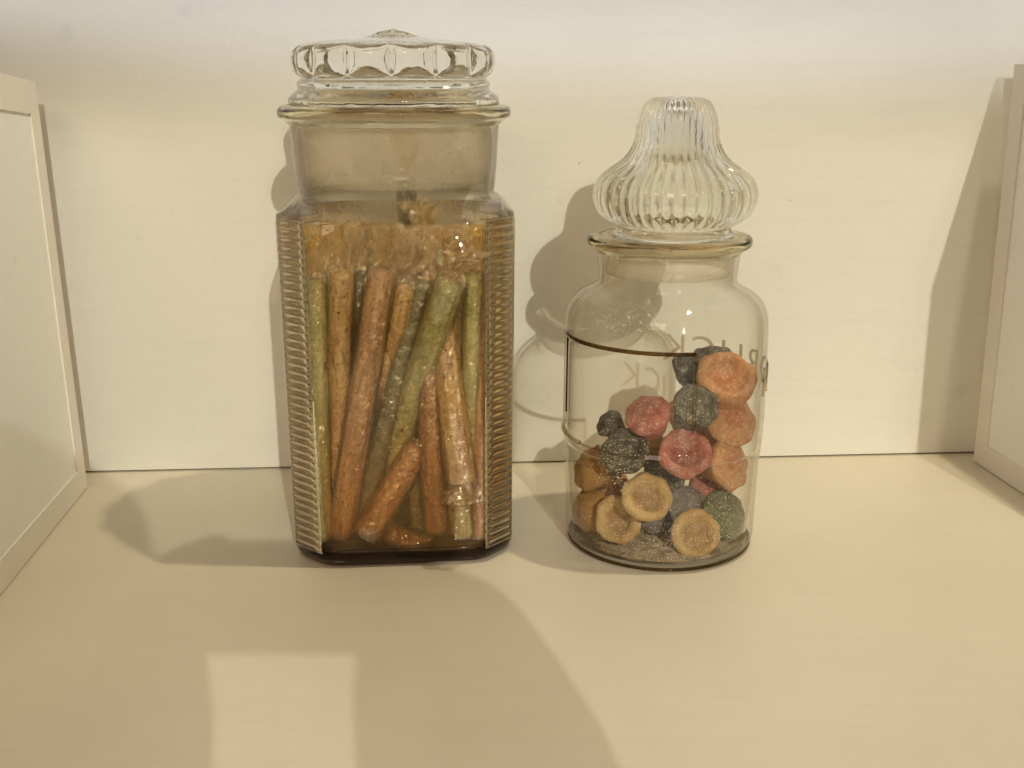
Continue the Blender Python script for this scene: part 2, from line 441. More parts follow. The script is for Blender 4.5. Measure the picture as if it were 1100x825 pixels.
def film_mat():
    m, nt = newmat('syrup_film')
    tc = N(nt, 'ShaderNodeTexCoord'); sx = N(nt, 'ShaderNodeSeparateXYZ'); nt.links.new(tc.outputs['Object'], sx.inputs[0])
    X, Z = sx.outputs[0], sx.outputs[2]
    ax = math_(nt, 'ABSOLUTE', X)
    top = ramp(nt, Z, .178, .212)
    side = ramp(nt, ax, .012, .050)
    big = noisetex(nt, 55, 5, .62, None, .7)
    fine = noisetex(nt, 380, 3, .7)
    m1 = math_(nt, 'MULTIPLY', top, math_(nt, 'ADD', math_(nt, 'MULTIPLY', side, .75), .25))
    m1 = math_(nt, 'MULTIPLY', m1, ramp(nt, big, .30, .55))
    m1 = math_(nt, 'MULTIPLY', m1, math_(nt, 'ADD', math_(nt, 'MULTIPLY', ramp(nt, fine, .35, .6), .6), .4))
    low = math_(nt, 'MULTIPLY', ramp(nt, big, .55, .70), math_(nt, 'MULTIPLY', ramp(nt, ax, .035, .06), .45))
    low = math_(nt, 'MAXIMUM', low, math_(nt, 'MULTIPLY', ramp(nt, ax, .0655, .067), math_(nt, 'ADD', math_(nt, 'MULTIPLY', ramp(nt, big, .4, .6), .15), .12)))
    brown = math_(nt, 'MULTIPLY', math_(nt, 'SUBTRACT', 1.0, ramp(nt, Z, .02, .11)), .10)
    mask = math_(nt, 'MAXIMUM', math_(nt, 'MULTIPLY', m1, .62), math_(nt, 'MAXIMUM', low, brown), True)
    drops = ramp(nt, noisetex(nt, 130, 2, .4, None, .3), .735, .75)
    mask = math_(nt, 'MAXIMUM', mask, math_(nt, 'MULTIPLY', drops, .85), True)
    col = mixc(nt, ramp(nt, noisetex(nt, 90, 4), .35, .7), (.78,.50,.13), (.50,.25,.05))
    col = mixc(nt, drops, col, (.16,.03,.01))
    p = N(nt, 'ShaderNodeBsdfPrincipled'); nt.links.new(col, p.inputs['Base Color']); p.inputs['Roughness'].default_value = .14
    bp = N(nt, 'ShaderNodeBump'); bp.inputs['Distance'].default_value = .001; nt.links.new(fine, bp.inputs['Height']); nt.links.new(bp.outputs[0], p.inputs['Normal'])
    tr = N(nt, 'ShaderNodeBsdfTransparent')
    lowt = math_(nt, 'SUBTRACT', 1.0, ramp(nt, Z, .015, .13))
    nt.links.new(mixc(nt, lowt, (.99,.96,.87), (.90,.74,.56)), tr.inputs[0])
    mx = N(nt, 'ShaderNodeMixShader'); nt.links.new(mask, mx.inputs[0])
    g2 = N(nt, 'ShaderNodeBsdfGlossy'); g2.inputs['Roughness'].default_value = .12; g2.inputs['Color'].default_value = (1,.92,.75,1)
    b2 = N(nt, 'ShaderNodeBump'); b2.inputs['Distance'].default_value = .0025
    nt.links.new(math_(nt, 'ABSOLUTE', math_(nt, 'SUBTRACT', noisetex(nt, 150, 4, .6, None, 1.5), .5)), b2.inputs['Height']); nt.links.new(b2.outputs[0], g2.inputs['Normal'])
    mg = N(nt, 'ShaderNodeMixShader'); nt.links.new(math_(nt, 'MULTIPLY', ramp(nt, Z, .165, .195), .14), mg.inputs[0])
    nt.links.new(tr.outputs[0], mg.inputs[1]); nt.links.new(g2.outputs[0], mg.inputs[2])
    nt.links.new(mg.outputs[0], mx.inputs[1]); nt.links.new(p.outputs[0], mx.inputs[2]); out(nt, mx.outputs[0]); return m
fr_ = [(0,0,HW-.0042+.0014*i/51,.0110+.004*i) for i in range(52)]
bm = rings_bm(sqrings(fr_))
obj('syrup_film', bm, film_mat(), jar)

# ------------------------------------------------------------------ candy sticks
M_ct = {
 'gold': stickmat('stick_golden', (.76,.52,.24), (.52,.29,.10), stainamt=.75),
 'pink': stickmat('stick_pink_brown', (.66,.38,.22), (.44,.21,.10), stainamt=.7),
 'green': stickmat('stick_pale_green', (.62,.60,.32), (.42,.42,.18), (.15,.11,.03), .4, 300),
 'olive': stickmat('stick_olive', (.17,.16,.075), (.12,.11,.05), (.05,.04,.02), .5),
 'rust': stickmat('stick_rust', (.50,.24,.10), (.28,.11,.04), stainamt=.5),
 'yellow': stickmat('stick_yellow_green', (.62,.54,.24), (.46,.36,.13), stainamt=.5),
}
M_cello = cello('cellophane', tint=(.985,.96,.88), f0=.20, stain=.04)
M_cello2 = cello('cellophane_stained', (.96,.88,.66), .34, .25)
def tube(p0, p1, r, nseg=22, seg=22, jit=.06, seed=0, bend=0, taper=0, ends=True):
    """organic rod from p0 to p1, in its own frame (z along the rod, origin at p0)"""
    L = (p1-p0).length
    rings = []
    zs = []
    if ends: zs = [(-.0, .25), (.0012, .75), (.003, .97)]
    n = nseg
    body = [(.003+(L-.006)*i/n, 1.0) for i in range(1, n)]
    zs = zs + body + ([(L-.003, .97), (L-.0012, .75), (L, .25)] if ends else [(L, 1)])
    for z, f in zs:
        off = Vector((bend*math.sin(PI*z/L), 0, 0))
        ring = []
        for i in range(seg):
            t = 2*PI*i/seg
            v = Vector((math.cos(t), math.sin(t), z*40+seed*7.3))
            rr = r*f*(1+jit*noise.noise(v*Vector((1.1,1.1,1)).length if False else v) - taper*z/L)
            ring.append(off+Vector((rr*math.cos(t), rr*math.sin(t), z)))
        rings.append(ring)
    return rings_bm(rings, close_ends=True), L
def wrapper(L, r, seed, bend, twist_top, twist_bot):
    seg = 34; rings = []; rnd = random.Random(seed)
    def R(z, t):
        w = noise.noise(Vector((math.cos(t)*1.6, math.sin(t)*1.6, z*35+seed*3.1)))
        w2 = noise.noise(Vector((math.cos(t)*4, math.sin(t)*4, z*14+seed)))
        w3 = noise.noise(Vector((math.cos(t)*2.2, math.sin(t)*2.2, z*160+seed*9)))
        return 1+.05*w+.07*w2+.05*w3
    zs = []
    a = -.010 if twist_bot else .001
    b = L+.026 if twist_top else L+.003
    n = int((b-a)/.0017); zr = []
    for k in range(n+1):
        z = a+(b-a)*k/n
        if z > L and twist_top:
            q = (z-L)/.026
            f = .50+.55*abs(q-.25)*2.2 if q > .25 else 1.0-2.0*q
            am = .25+.5*q
        elif z < 0 and twist_bot:
            q = -z/.010; f = 1.05+.25*q; am = .25
        else: f, am = 1.0, 0
        ring = []; zr.append(z)
        for i in range(seg):
            t = 2*PI*i/seg
            rr = (r*1.10+.0004)*f*R(z, t)
            if am: rr *= 1+am*noise.noise(Vector((math.cos(t)*3, math.sin(t)*3, z*60+seed*5)))+am*.35*math.cos(7*t+seed)
            rr += rnd.uniform(-1, 1)*(.0011 if am else .00030)
            off = bend*math.sin(PI*min(max(z/L,0),1))
            ring.append(Vector((off+rr*math.cos(t), rr*math.sin(t), z + (am*.006*noise.noise(Vector((math.cos(t)*2,math.sin(t)*2,seed))) if am else 0))))
        rings.append(ring)
    bm = rings_bm(rings)
    for f_ in bm.faces:
        zc = f_.calc_center_median().z
        f_.material_index = 1 if (zc > L+.002 or zc < -.001) else 0
    return bm
# local depth d: metres behind the jar's front outer face ; pixels of the two ends
FRONT = JD-HW
STK = [ # top px, bottom px, depth top, depth bottom, radius, colour, twist top, twist bottom, bend, label
 ((339,300),(347,588),.014,.010,.0066,'green',1,0,.001,'pale green candy stick standing at the left ribbed corner'),
 ((367,287),(358,590),.013,.028,.0076,'gold',1,0,.001,'upright golden tan candy stick second from the left'),
 ((411,288),(366,590),.016,.013,.0082,'pink',1,0,-.001,'long brownish pink candy stick leaning left, top at the middle'),
 ((437,305),(384,588),.022,.034,.0073,'gold',1,0,.001,'golden tan candy stick with its twisted wrapper end in the middle'),
 ((484,300),(396,568),.011,.036,.0092,'green',1,0,.002,'thick pale green candy stick slanting across the front'),
 ((455,300),(386,560),.026,.022,.0078,'olive',0,0,.001,'dark olive candy stick behind the thick slanting green one'),
 ((452,478),(392,592),.024,.010,.0088,'pink',0,0,.001,'short pinkish brown candy stick lying low at the bottom middle'),
 ((461,395),(469,572),.021,.016,.0072,'rust',0,0,.001,'glossy rust orange candy stick standing right of the green one'),
 ((474,325),(497,521),.030,.008,.0093,'gold',0,1,.001,'golden wrapped candy stick with its open wrapper end at the lower right'),
 ((492,430),(497,597),.024,.012,.0078,'yellow',0,0,.0,'yellow green candy stick under the golden wrapper end'),
 ((508,292),(505,560),.020,.018,.0055,'green',1,0,.0,'thin green candy stick beside the right ribbed corner'),
 ((520,285),(514,596),.026,.014,.0058,'pink',0,0,.0,'thin pink candy stick against the right ribbed corner'),
 ((437,188),(440,420),.062,.040,.0056,'olive',1,0,.001,'tall dark olive candy stick poking up into the jar neck'),
 ((456,262),(470,440),.036,.032,.0066,'pink',1,0,.001,'pale pink candy stick behind the middle, top under the neck'),
 ((388,290),(386,520),.034,.030,.0066,'olive',1,0,.0,'dark grey green candy stick between the golden and the pink one'),
 ((432,420),(452,592),.034,.030,.0070,'olive',0,0,.0,'grey green candy stick low in the middle behind the others'),
 ((486,598),(414,590),.030,.020,.0072,'rust',0,0,.0,'brown candy stick lying flat on the jar bottom'),
 ((330,310),(352,560),.060,.055,.0075,'rust',1,0,.0,'rust brown candy stick at the far left back of the jar'),
 ((372,300),(402,590),.070,.060,.0080,'gold',1,0,.0,'golden candy stick at the back left of the jar'),
 ((492,290),(436,580),.075,.066,.0080,'pink',1,0,.0,'pink candy stick leaning at the back right of the jar'),
 ((510,300),(500,580),.070,.062,.0080,'rust',1,0,.0,'rust brown candy stick at the far right back of the jar'),
 ((420,300),(470,590),.090,.080,.0080,'olive',1,0,.0,'olive candy stick leaning against the back of the jar'),
 ((455,285),(392,585),.095,.085,.0080,'rust',1,0,.0,'rust candy stick leaning against the back left of the jar'),
 ((482,330),(480,592),.052,.045,.0072,'yellow',1,0,.0,'yellow candy stick in the middle of the right half of the jar'),
]
ZF = .0100
for k, (pt, pb, dt, db, r, colr, tt_, tb, bend, lab) in enumerate(STK):
    top = at(*pt, FRONT+dt); bot = at(*pb, FRONT+db)
    if bot.z < ZF+r*.6: bot.z = ZF+r*.6
    L = (top-bot).length
    t = thing('candy_stick', lab, 'candy stick', bot, 0, 'candy sticks in the square jar')
    t.rotation_euler = (top-bot).to_track_quat('Z', 'Y').to_euler()
    bm, L = tube(bot, top, r, 34, 24, .15, k, bend)
    obj('candy', bm, M_ct[colr], t)
    w_ = obj('wrapper', wrapper(L, r, k+1, bend, tt_, tb), M_cello, t, smooth=False); w_.data.materials.append(M_cello2)

# ------------------------------------------------------------------ round jar
RD, RX = .700, .0985
rj = thing('sugared_candy_jar', 'round clear glass jar with a tall fluted bell shaped lid, half full of sugared candies', 'jar', (RX, RD, 0))
bo = prof(RD, [(577,97),(560,99.5),(520,101),(484,103)]) + prof(RD, [(474,104.5),(468,104.5),(462,106)]) + prof(RD,[(400,107.5),(352,108),(335,107),(322,102),(313,93),(306,80),(300,74)])
neck = prof(RD, [(292,74),(280,75),(270,76.5)])
flg = prof(RD, [(266,81),(262,87),(257,88.5),(252,86)])
outer = [(.0005,.003),(.045,.003),(.052,.0008),(bo[0][0]-.0025,.0),(bo[0][0]-.0006,.002)] + [(r, max(z,.005)) for r, z in bo if z > .003] + neck + [(neck[2][0]+.0003, flg[3][1]-.0005)]
outer_s = [p for p in outer[:5]] + smoothprof(outer[5:], 3)
W = .0028
inn = [(neck[2][0]-.0025, flg[-1][1]-.0006)] + [(r-W, z) for r, z in reversed(neck)] + [(r-W, z-.002) for r, z in reversed(bo) if z > .010] + [(bo[0][0]-W-.0006, .0062), (bo[0][0]-.007,.0038), (.0005,.0034)]
# recess for the label window: outer wall stepped in over part of the turn
az0, az1 = math.radians(-178), math.radians(-81)
zt, zbm = at(690, 380, RD-.062).z, at(700, 492, RD-.062).z
def inwin(t):
    t = (t+PI) % (2*PI) - PI
    return az0 < t < az1
no = len(outer_s)
zlist = [zt+.0006, zt-.0004, zbm+.0004, zbm-.0006]
def interp_prof(pr, z):
    for (r0,z0),(r1,z1) in zip(pr[:-1], pr[1:]):
        if z0 <= z <= z1: return r0+(r1-r0)*(z-z0)/max(z1-z0,1e-9)
    return None
extra = [(interp_prof(outer_s[5:], z), z) for z in zlist]
op = outer_s[:5] + sorted([p for p in outer_s[5:] if p[1] < .2] + extra, key=lambda q: q[1]) if False else outer_s
# insert extra rows keeping order
op = []
for i, p in enumerate(outer_s):
    op.append(p)
    if i >= 5 and i+1 < len(outer_s):
        for e in sorted(extra, key=lambda q: q[1]):
            if p[1] < e[1] < outer_s[i+1][1] and e[0]: op.append(e)
full = op + inn
nO = len(op)
def rjmod(t, r, z, k):
    if k < nO and zbm < z < zt and inwin(t): r -= .0016
    return r, z
obj('glass_body', lathe(full, 192, rjmod), M_body2, rj)
fq = neck[2][0]+.0007
obj('rim', ring_solid([(fq, flg[0][1]-.002)] + flg + [(flg[3][0]-.006, flg[3][1]+.0008), (fq+.0004, flg[3][1]+.0004)], fq-.0001), M_rim, rj)
obj('foot_ring', lathe([(bo[0][0]-.0018,.0006),(bo[0][0]-.0003,.0016),(bo[0][0]+.0001,.0026),(bo[0][0]-.0003,.0034),(bo[0][0]-.0022,.0030)], 160, None, loop=True), M_ring, rj)
# moulded border of the label window (dark refraction put into the tint)
def arcstrip(a0, a1, z, rad, th, h, n=40):
    rings = []
    for i in range(n+1):
        t = a0+(a1-a0)*i/n
        c = Vector((math.cos(t), math.sin(t), 0))
        rings.append([c*(rad-th)+Vector((0,0,z)), c*rad+Vector((0,0,z)), c*(rad+.0001)+Vector((0,0,z+h)), c*(rad-th)+Vector((0,0,z+h))])
    return rings_bm(rings, close_ends=True)
def rad_at(z): return interp_prof(outer_s[5:], z) or .063
rt, rb_ = rad_at(zt), rad_at(zbm)
obj('window_edge', arcstrip(az0, az1, zt-.0012, rt+.0003, .0022, .0021), M_edge, rj)
M_edge2 = thin_glass('moulded_edge_pale', (.88,.84,.74), (.52,.44,.32), 1.5)
def vstrip(t0, z0, z1, rad0, rad1, w, th):
    rings = []
    for i in range(9):
        z = z0+(z1-z0)*i/8; rad = rad0+(rad1-rad0)*i/8
        c = Vector((math.cos(t0), math.sin(t0), 0)); s = Vector((-c.y, c.x, 0))
        rings.append([c*(rad-th)-s*w+Vector((0,0,z)), c*rad-s*w+Vector((0,0,z)), c*rad+s*w+Vector((0,0,z)), c*(rad-th)+s*w+Vector((0,0,z))])
    return rings_bm(rings, close_ends=True)
obj('window_edge', vstrip(az1, zbm+.016, zt-.0008, rb_+.0002, rt+.0002, .0011, .0018), M_edge2, rj)
M_black = thin_glass('moulded_edge_dark', (.10,.06,.03), (.05,.03,.02), 1)  # near-black tint stands in for dark refraction at the jar's outline
obj('window_edge', vstrip(math.radians(-176), zbm+.012, zt-.001, rb_-.0010, rt-.0010, .0005, .0010), M_black, rj)
obj('window_edge', vstrip(math.radians(-4), zbm+.036, zbm+.047, rb_+.0009, rb_+.0009, .0004, .0008), M_black, rj)
obj('window_edge', vstrip(math.radians(-4), zbm+.006, zbm+.019, rb_+.0009, rb_+.0009, .0004, .0008), M_black, rj)
obj('window_edge', arcstrip(math.radians(-186), math.radians(-150), zbm-.001, rb_+.0012, .0024, .0020, 20), M_edge2, rj)
obj('window_edge', arcstrip(math.radians(-150), math.radians(-108), zbm-.001, rb_+.0004, .0012, .0014, 50), M_edge2, rj)

# moulded word on the back of the jar
cu = bpy.data.curves.new('letters', 'FONT'); cu.body = "HORLICK"; cu.size = .0275; cu.extrude = .0005; cu.space_character = 1.15; cu.offset = -.0003
cu.align_x = 'RIGHT'
tmp = bpy.data.objects.new('letters', cu); C.objects.link(tmp)
dg = bpy.context.evaluated_depsgraph_get()
me = bpy.data.meshes.new_from_object(tmp.evaluated_get(dg))
bpy.data.objects.remove(tmp)
bm = bmesh.new(); bm.from_mesh(me)
bmesh.ops.subdivide_edges(bm, edges=[e for e in bm.edges if e.calc_length() > .003], cuts=2)
zl = at(770, 388, RD+.06).z; rl = rad_at(zl)+.0004
AZ = math.radians(84)
for v in bm.verts:
    th = AZ + v.co.x/rl
    rr = rl+v.co.z
    v.co = Vector((rr*math.cos(th), rr*math.sin(th), zl+v.co.y))
obj('moulded_lettering', bm, M_letter, rj, smooth=False)

st = [(r-.004, z) for r, z in neck] + [(neck[2][0]-.004, flg[-1][1])]
obj('stopper', lathe(list(reversed(st)) + [(r-.002, z) for r, z in st], 96, None, loop=True), M_frost2, rj)
m, nt = newmat('sugar_crust')
d_ = N(nt, 'ShaderNodeBsdfDiffuse'); t_ = N(nt, 'ShaderNodeBsdfTransparent'); x_ = N(nt, 'ShaderNodeMixShader')
nt.links.new(mixc(nt, ramp(nt, noisetex(nt, 900, 3, .7), .50, .58), (.36,.27,.17), (.70,.61,.47)), d_.inputs[0])
nt.links.new(math_(nt, 'ADD', math_(nt, 'MULTIPLY', ramp(nt, noisetex(nt, 120, 4, .6), .35, .6), .55), .35), x_.inputs[0])
nt.links.new(t_.outputs[0], x_.inputs[1]); nt.links.new(d_.outputs[0], x_.inputs[2]); out(nt, x_.outputs[0])
o = obj('sugar_crust', lathe([(.0005,.0040),(.03,.0041),(.052,.0044),(.0562,.0054),(.0578,.0080)], 96), m, rj)
# fluted lid
lo = prof(RD, [(255,62),(250,66),(246,62),(242,61),(238,68),(230,80),(218,86.5),(207,88),(197,86),(188,80),(180,70),(172,59),(163,51.5),(152,46.5),(138,44.5),(125,42.5),(115,38.5),(108,33),(104.5,22),(103.5,8),(103.5,.6)])
los = smoothprof(lo, 4)
li = [(.0006, lo[17][1]-.003), (lo[16][0]-.008, lo[16][1]-.004), (lo[13][0]-.006, lo[13][1]), (lo[11][0]-.006, lo[11][1]-.001), (lo[9][0]-.009, lo[9][1]-.001), (lo[7][0]-.008, lo[7][1]), (lo[5][0]-.007, lo[5][1]+.002),(lo[3][0]-.006, lo[3][1]), (lo[0][0]-.003, lo[0][1])]
lis = smoothprof(li, 3)
z_f0, z_f1 = lo[4][1], lo[18][1]
def flute(t, r, z, k):
    if k >= len(lis) and z > z_f0 and r > .008:
        w = min(1, (z-z_f0)/.004)*min(1, (r-.008)/.006)
        a = abs(math.sin(22*t))
        r -= w*.0021*(1-a**.7)*(r/.05)**.4
    return r, z
obj('lid', lathe(lis+los, 440, flute), M_lid, rj).location.x = .0026

# ------------------------------------------------------------------ sugared candies
G = {
 'black': gummy('candy_black', (.040,.036,.026), (.014,.013,.010), (.52,.46,.34), .62),
 'red': gummy('candy_red', (.52,.15,.10), (.36,.07,.05), (.82,.58,.48), .62, (.30,.06,.03)),
 'orange': gummy('candy_orange', (.60,.28,.11), (.44,.16,.05), (.82,.63,.43), .6, (.40,.10,.025)),
 'yellow': gummy('candy_yellow', (.62,.42,.17), (.48,.28,.09), (.80,.69,.46), .55, (.34,.18,.07)),
 'tan': gummy('candy_tan', (.52,.29,.09), (.40,.19,.05), (.62,.47,.28), .5),
 'green': gummy('candy_green', (.13,.15,.06), (.07,.09,.03), (.46,.45,.32), .6),
 'grey': gummy('candy_grey', (.20,.16,.14), (.13,.10,.09), (.50,.46,.42), .6),
}
def candy_bm(r, seed, cup):
    """moulded sugared sweet: scalloped rim round a hollow (cup) or dome, tapering to a blunt base; axis +z"""
    pr = [(.02,-.80),(.30,-.80),(.52,-.74),(.64,-.58),(.76,-.25),(.90,.05),(.99,.25),(1.0,.38),(.93,.50),(.80,.55)]
    pr += [(.68,.48),(.56,.32),(.42,.18),(.20,.12),(.02,.11)] if cup else [(.66,.64),(.5,.74),(.34,.82),(.18,.86),(.02,.87)]
    pr = smoothprof(pr, 2)
    nl = 6 + seed % 3
    def md(t, rr, z, k):
        w = max(0, min(1, (z+.6)/.8))*min(1, rr/.6)
        rr = rr*(1+.022*w*math.cos(nl*t+seed))
        z2 = z + (.022*math.cos(nl*t+seed) if rr > .6 and z > 0 else 0)
        v = Vector((rr*math.cos(t), rr*math.sin(t), z))
        d = .11*noise.noise(v*1.3+Vector((seed*3.7,0,0))) + .045*noise.noise(v*4+Vector((0,seed*2.1,0))) + .014*noise.noise(v*13)
        return rr*(1+d)*r, (z2+d*.5)*r
    return lathe(pr, 48, md)
cc = Vector((RX, RD, 0)); RIN = .0575
CAND = [ # px, py, D, r, colour, cup, (axis dir as seen: x right, y away, z up), label
 (672,489,.664,.0150,'black',0,(-.2,-.7,.6),'black sugared candy at the left, above the two pale yellow cups'),
 (692,537,.658,.0158,'yellow',1,(.1,-.8,.55),'pale yellow candy cup tilted on its side in the centre front'),
 (662,560,.664,.0158,'yellow',1,(-.5,-.8,.3),'pale yellow candy cup at the lower left front, under the black one'),
 (735,490,.660,.0166,'red',1,(0,-.75,.66),'pinkish red candy cup in the centre with a pointed lower end'),
 (697,451,.668,.0150,'red',0,(-.3,-.5,.8),'red candy at the top left of the pile between two black ones'),
 (745,440,.664,.0152,'black',0,(.2,-.6,.75),'black sugared candy on top of the pink red cup'),
 (781,413,.688,.0200,'orange',1,(.1,-.6,.8),'big orange candy at the very top right of the pile'),
 (789,456,.690,.0175,'orange',0,(.3,-.7,.5),'orange candy just below the big topmost orange one'),
 (783,500,.676,.0160,'orange',0,(.5,-.6,.3),'orange candy at the right, above the green one'),
 (783,556,.672,.0160,'green',0,(.4,-.7,.4),'dark green sugared candy at the lower right'),
 (745,581,.661,.0158,'yellow',1,(.05,-.93,.38),'pale yellow candy cup facing front at the bottom right centre'),
 (632,507,.688,.0150,'tan',0,(-.6,-.5,.5),'amber tan candy at the left edge beside the black one'),
 (628,549,.690,.0148,'tan',0,(-.5,-.6,.2),'brownish tan candy at the lowest left edge'),
 (769,393,.715,.0150,'black',0,(0,-.3,.9),'black candy peeking out behind the topmost orange one'),
 (658,457,.688,.0095,'black',0,(-.6,-.4,.6),'small black candy at the left end of the top of the pile'),
 (741,398,.722,.0125,'black',0,(0,-.3,.9),'black candy at the back beside the vertical window edge'),
 (736,545,.676,.0130,'grey',0,(.1,-.8,.5),'greyish mauve candy at the bottom centre between the yellow cups'),
 (713,515,.688,.0140,'black',0,(0,-.5,.8),'black candy deep in the centre between red and yellow cups'),
 (700,590,.690,.0140,'grey',0,(0,-.5,.8),'grey brown candy on the jar bottom behind the front cups'),
 (760,530,.690,.0150,'red',0,(.3,-.5,.8),'red candy behind the green one'),
 (650,520,.705,.0150,'orange',0,(0,-.5,.8),'orange candy at the back left of the pile'),
 (690,480,.705,.0150,'tan',0,(0,-.2,.8),'tan candy at the back behind the red and black ones'),
 (740,450,.715,.0155,'orange',0,(0,-.2,.8),'orange candy at the back behind the upper black one'),
 (800,510,.712,.0145,'tan',0,(0,-.2,.8),'tan candy at the back right of the pile'),
 (775,470,.728,.0150,'red',0,(0,-.2,.8),'red candy at the back below the topmost ones'),
 (715,560,.718,.0150,'orange',0,(0,-.2,.8),'orange candy at the back of the jar bottom'),
 (670,575,.716,.0145,'green',0,(0,-.2,.8),'green candy at the back left of the jar bottom'),
 (765,572,.720,.0150,'tan',0,(0,-.2,.8),'tan candy at the back right of the jar bottom'),
]
for k, (px, py, D, r, colr, cup, ax, lab) in enumerate(CAND):
    p = at(px, py, D)
    dxy = Vector((p.x-cc.x, p.y-cc.y, 0)); lim = RIN-r*.93
    if dxy.length > lim: dxy = dxy.normalized()*lim; p.x, p.y = cc.x+dxy.x, cc.y+dxy.y
    if p.z < .0045+r*.80: p.z = .0045+r*.80
    o = obj('sugared_candy', candy_bm(r, k, cup), G[colr])
    o.location = p; o.rotation_euler = Vector(ax).to_track_quat('Z', 'Y').to_euler()
    tag(o, lab, 'candy', 'sugared candies in the round jar')

# sugar grains stuck to the inside of the glass and lying on the bottom
m, nt = newmat('sugar_grain')
b = N(nt, 'ShaderNodeBsdfPrincipled'); b.inputs['Base Color'].default_value = (.85,.80,.68,1); b.inputs['Roughness'].default_value = .2
out(nt, b.outputs[0]); M_sug = m
bm = bmesh.new()
def grain(c, s):
    vs = [bm.verts.new(c+Vector(d)*s*random.uniform(.6,1.2)) for d in ((1,0,0),(-1,0,0),(0,1,0),(0,-1,0),(0,0,1),(0,0,-1))]
    for f in ((0,2,4),(2,1,4),(1,3,4),(3,0,4),(2,0,5),(1,2,5),(3,1,5),(0,3,5)): bm.faces.new([vs[i] for i in f])
def wallgrain(az, z, s):
    R_ = (interp_prof(outer_s[5:], z) or .06) - W - .0006
    grain(Vector((R_*math.cos(az), R_*math.sin(az), z)), s)
for i in range(520):      # dusting under the shoulder
    az = math.radians(random.gauss(-112, 20)); z = random.gauss(.157, .007)
    if .13 < z < .172: wallgrain(az, z, random.uniform(.00018,.00045))
for i in range(220):      # low on the front glass
    az = math.radians(random.uniform(-165,-15)); z = .017+abs(random.gauss(0, .02))
    wallgrain(az, min(z,.1), random.uniform(.00018,.00045))
for (px, py, sp_) in ((650,495,.006),(668,490,.008),(735,440,.008),(775,545,.008),(700,580,.01),(725,575,.008),(660,520,.006),(780,575,.007)):
    p = at(px, py, RD-.055)-cc
    for i in range(75):
        az = math.atan2(p.y, p.x)+random.gauss(0, sp_)/.058; z = p.z+random.gauss(0, sp_)
        wallgrain(az, max(.016+random.uniform(0,.004), z), random.uniform(.00018,.00050))
o = obj('sugar_dust', bm, M_sug, rj, smooth=False); o['kind'] = 'stuff'

# ------------------------------------------------------------------ the photographer, whose shadow falls on the shelf
M_skin = simple('skin', (.50,.30,.20), .5); M_shirt = simple('shirt_cloth', (.10,.12,.16), .9); M_hair = simple('hair', (.05,.035,.025), .7); M_dev = simple('camera_plastic', (.03,.03,.03), .4)
def skin_obj(name, verts, edges, radii, m, root=0, parent=None, sub=2):
    me = bpy.data.meshes.new(name); me.from_pydata([Vector(v) for v in verts], edges, []); me.materials.append(m)
    o = bpy.data.objects.new(name, me); C.objects.link(o)
    if parent: o.parent = parent
    me.skin_vertices or None
    bm = bmesh.new(); bm.from_mesh(me); lay = bm.verts.layers.skin.verify()
    for i, v in enumerate(bm.verts):
        rr = radii[i]; rr = rr if isinstance(rr, tuple) else (rr, rr)
        v[lay].radius = rr; v[lay].use_root = (i == root)
    bm.to_mesh(me); bm.free()
    o.modifiers.new('skin', 'SKIN').use_smooth_shade = True
    s = o.modifiers.new('sub', 'SUBSURF'); s.levels = s.render_levels = sub
    return o
PX, PZ = 0.0, 0.0
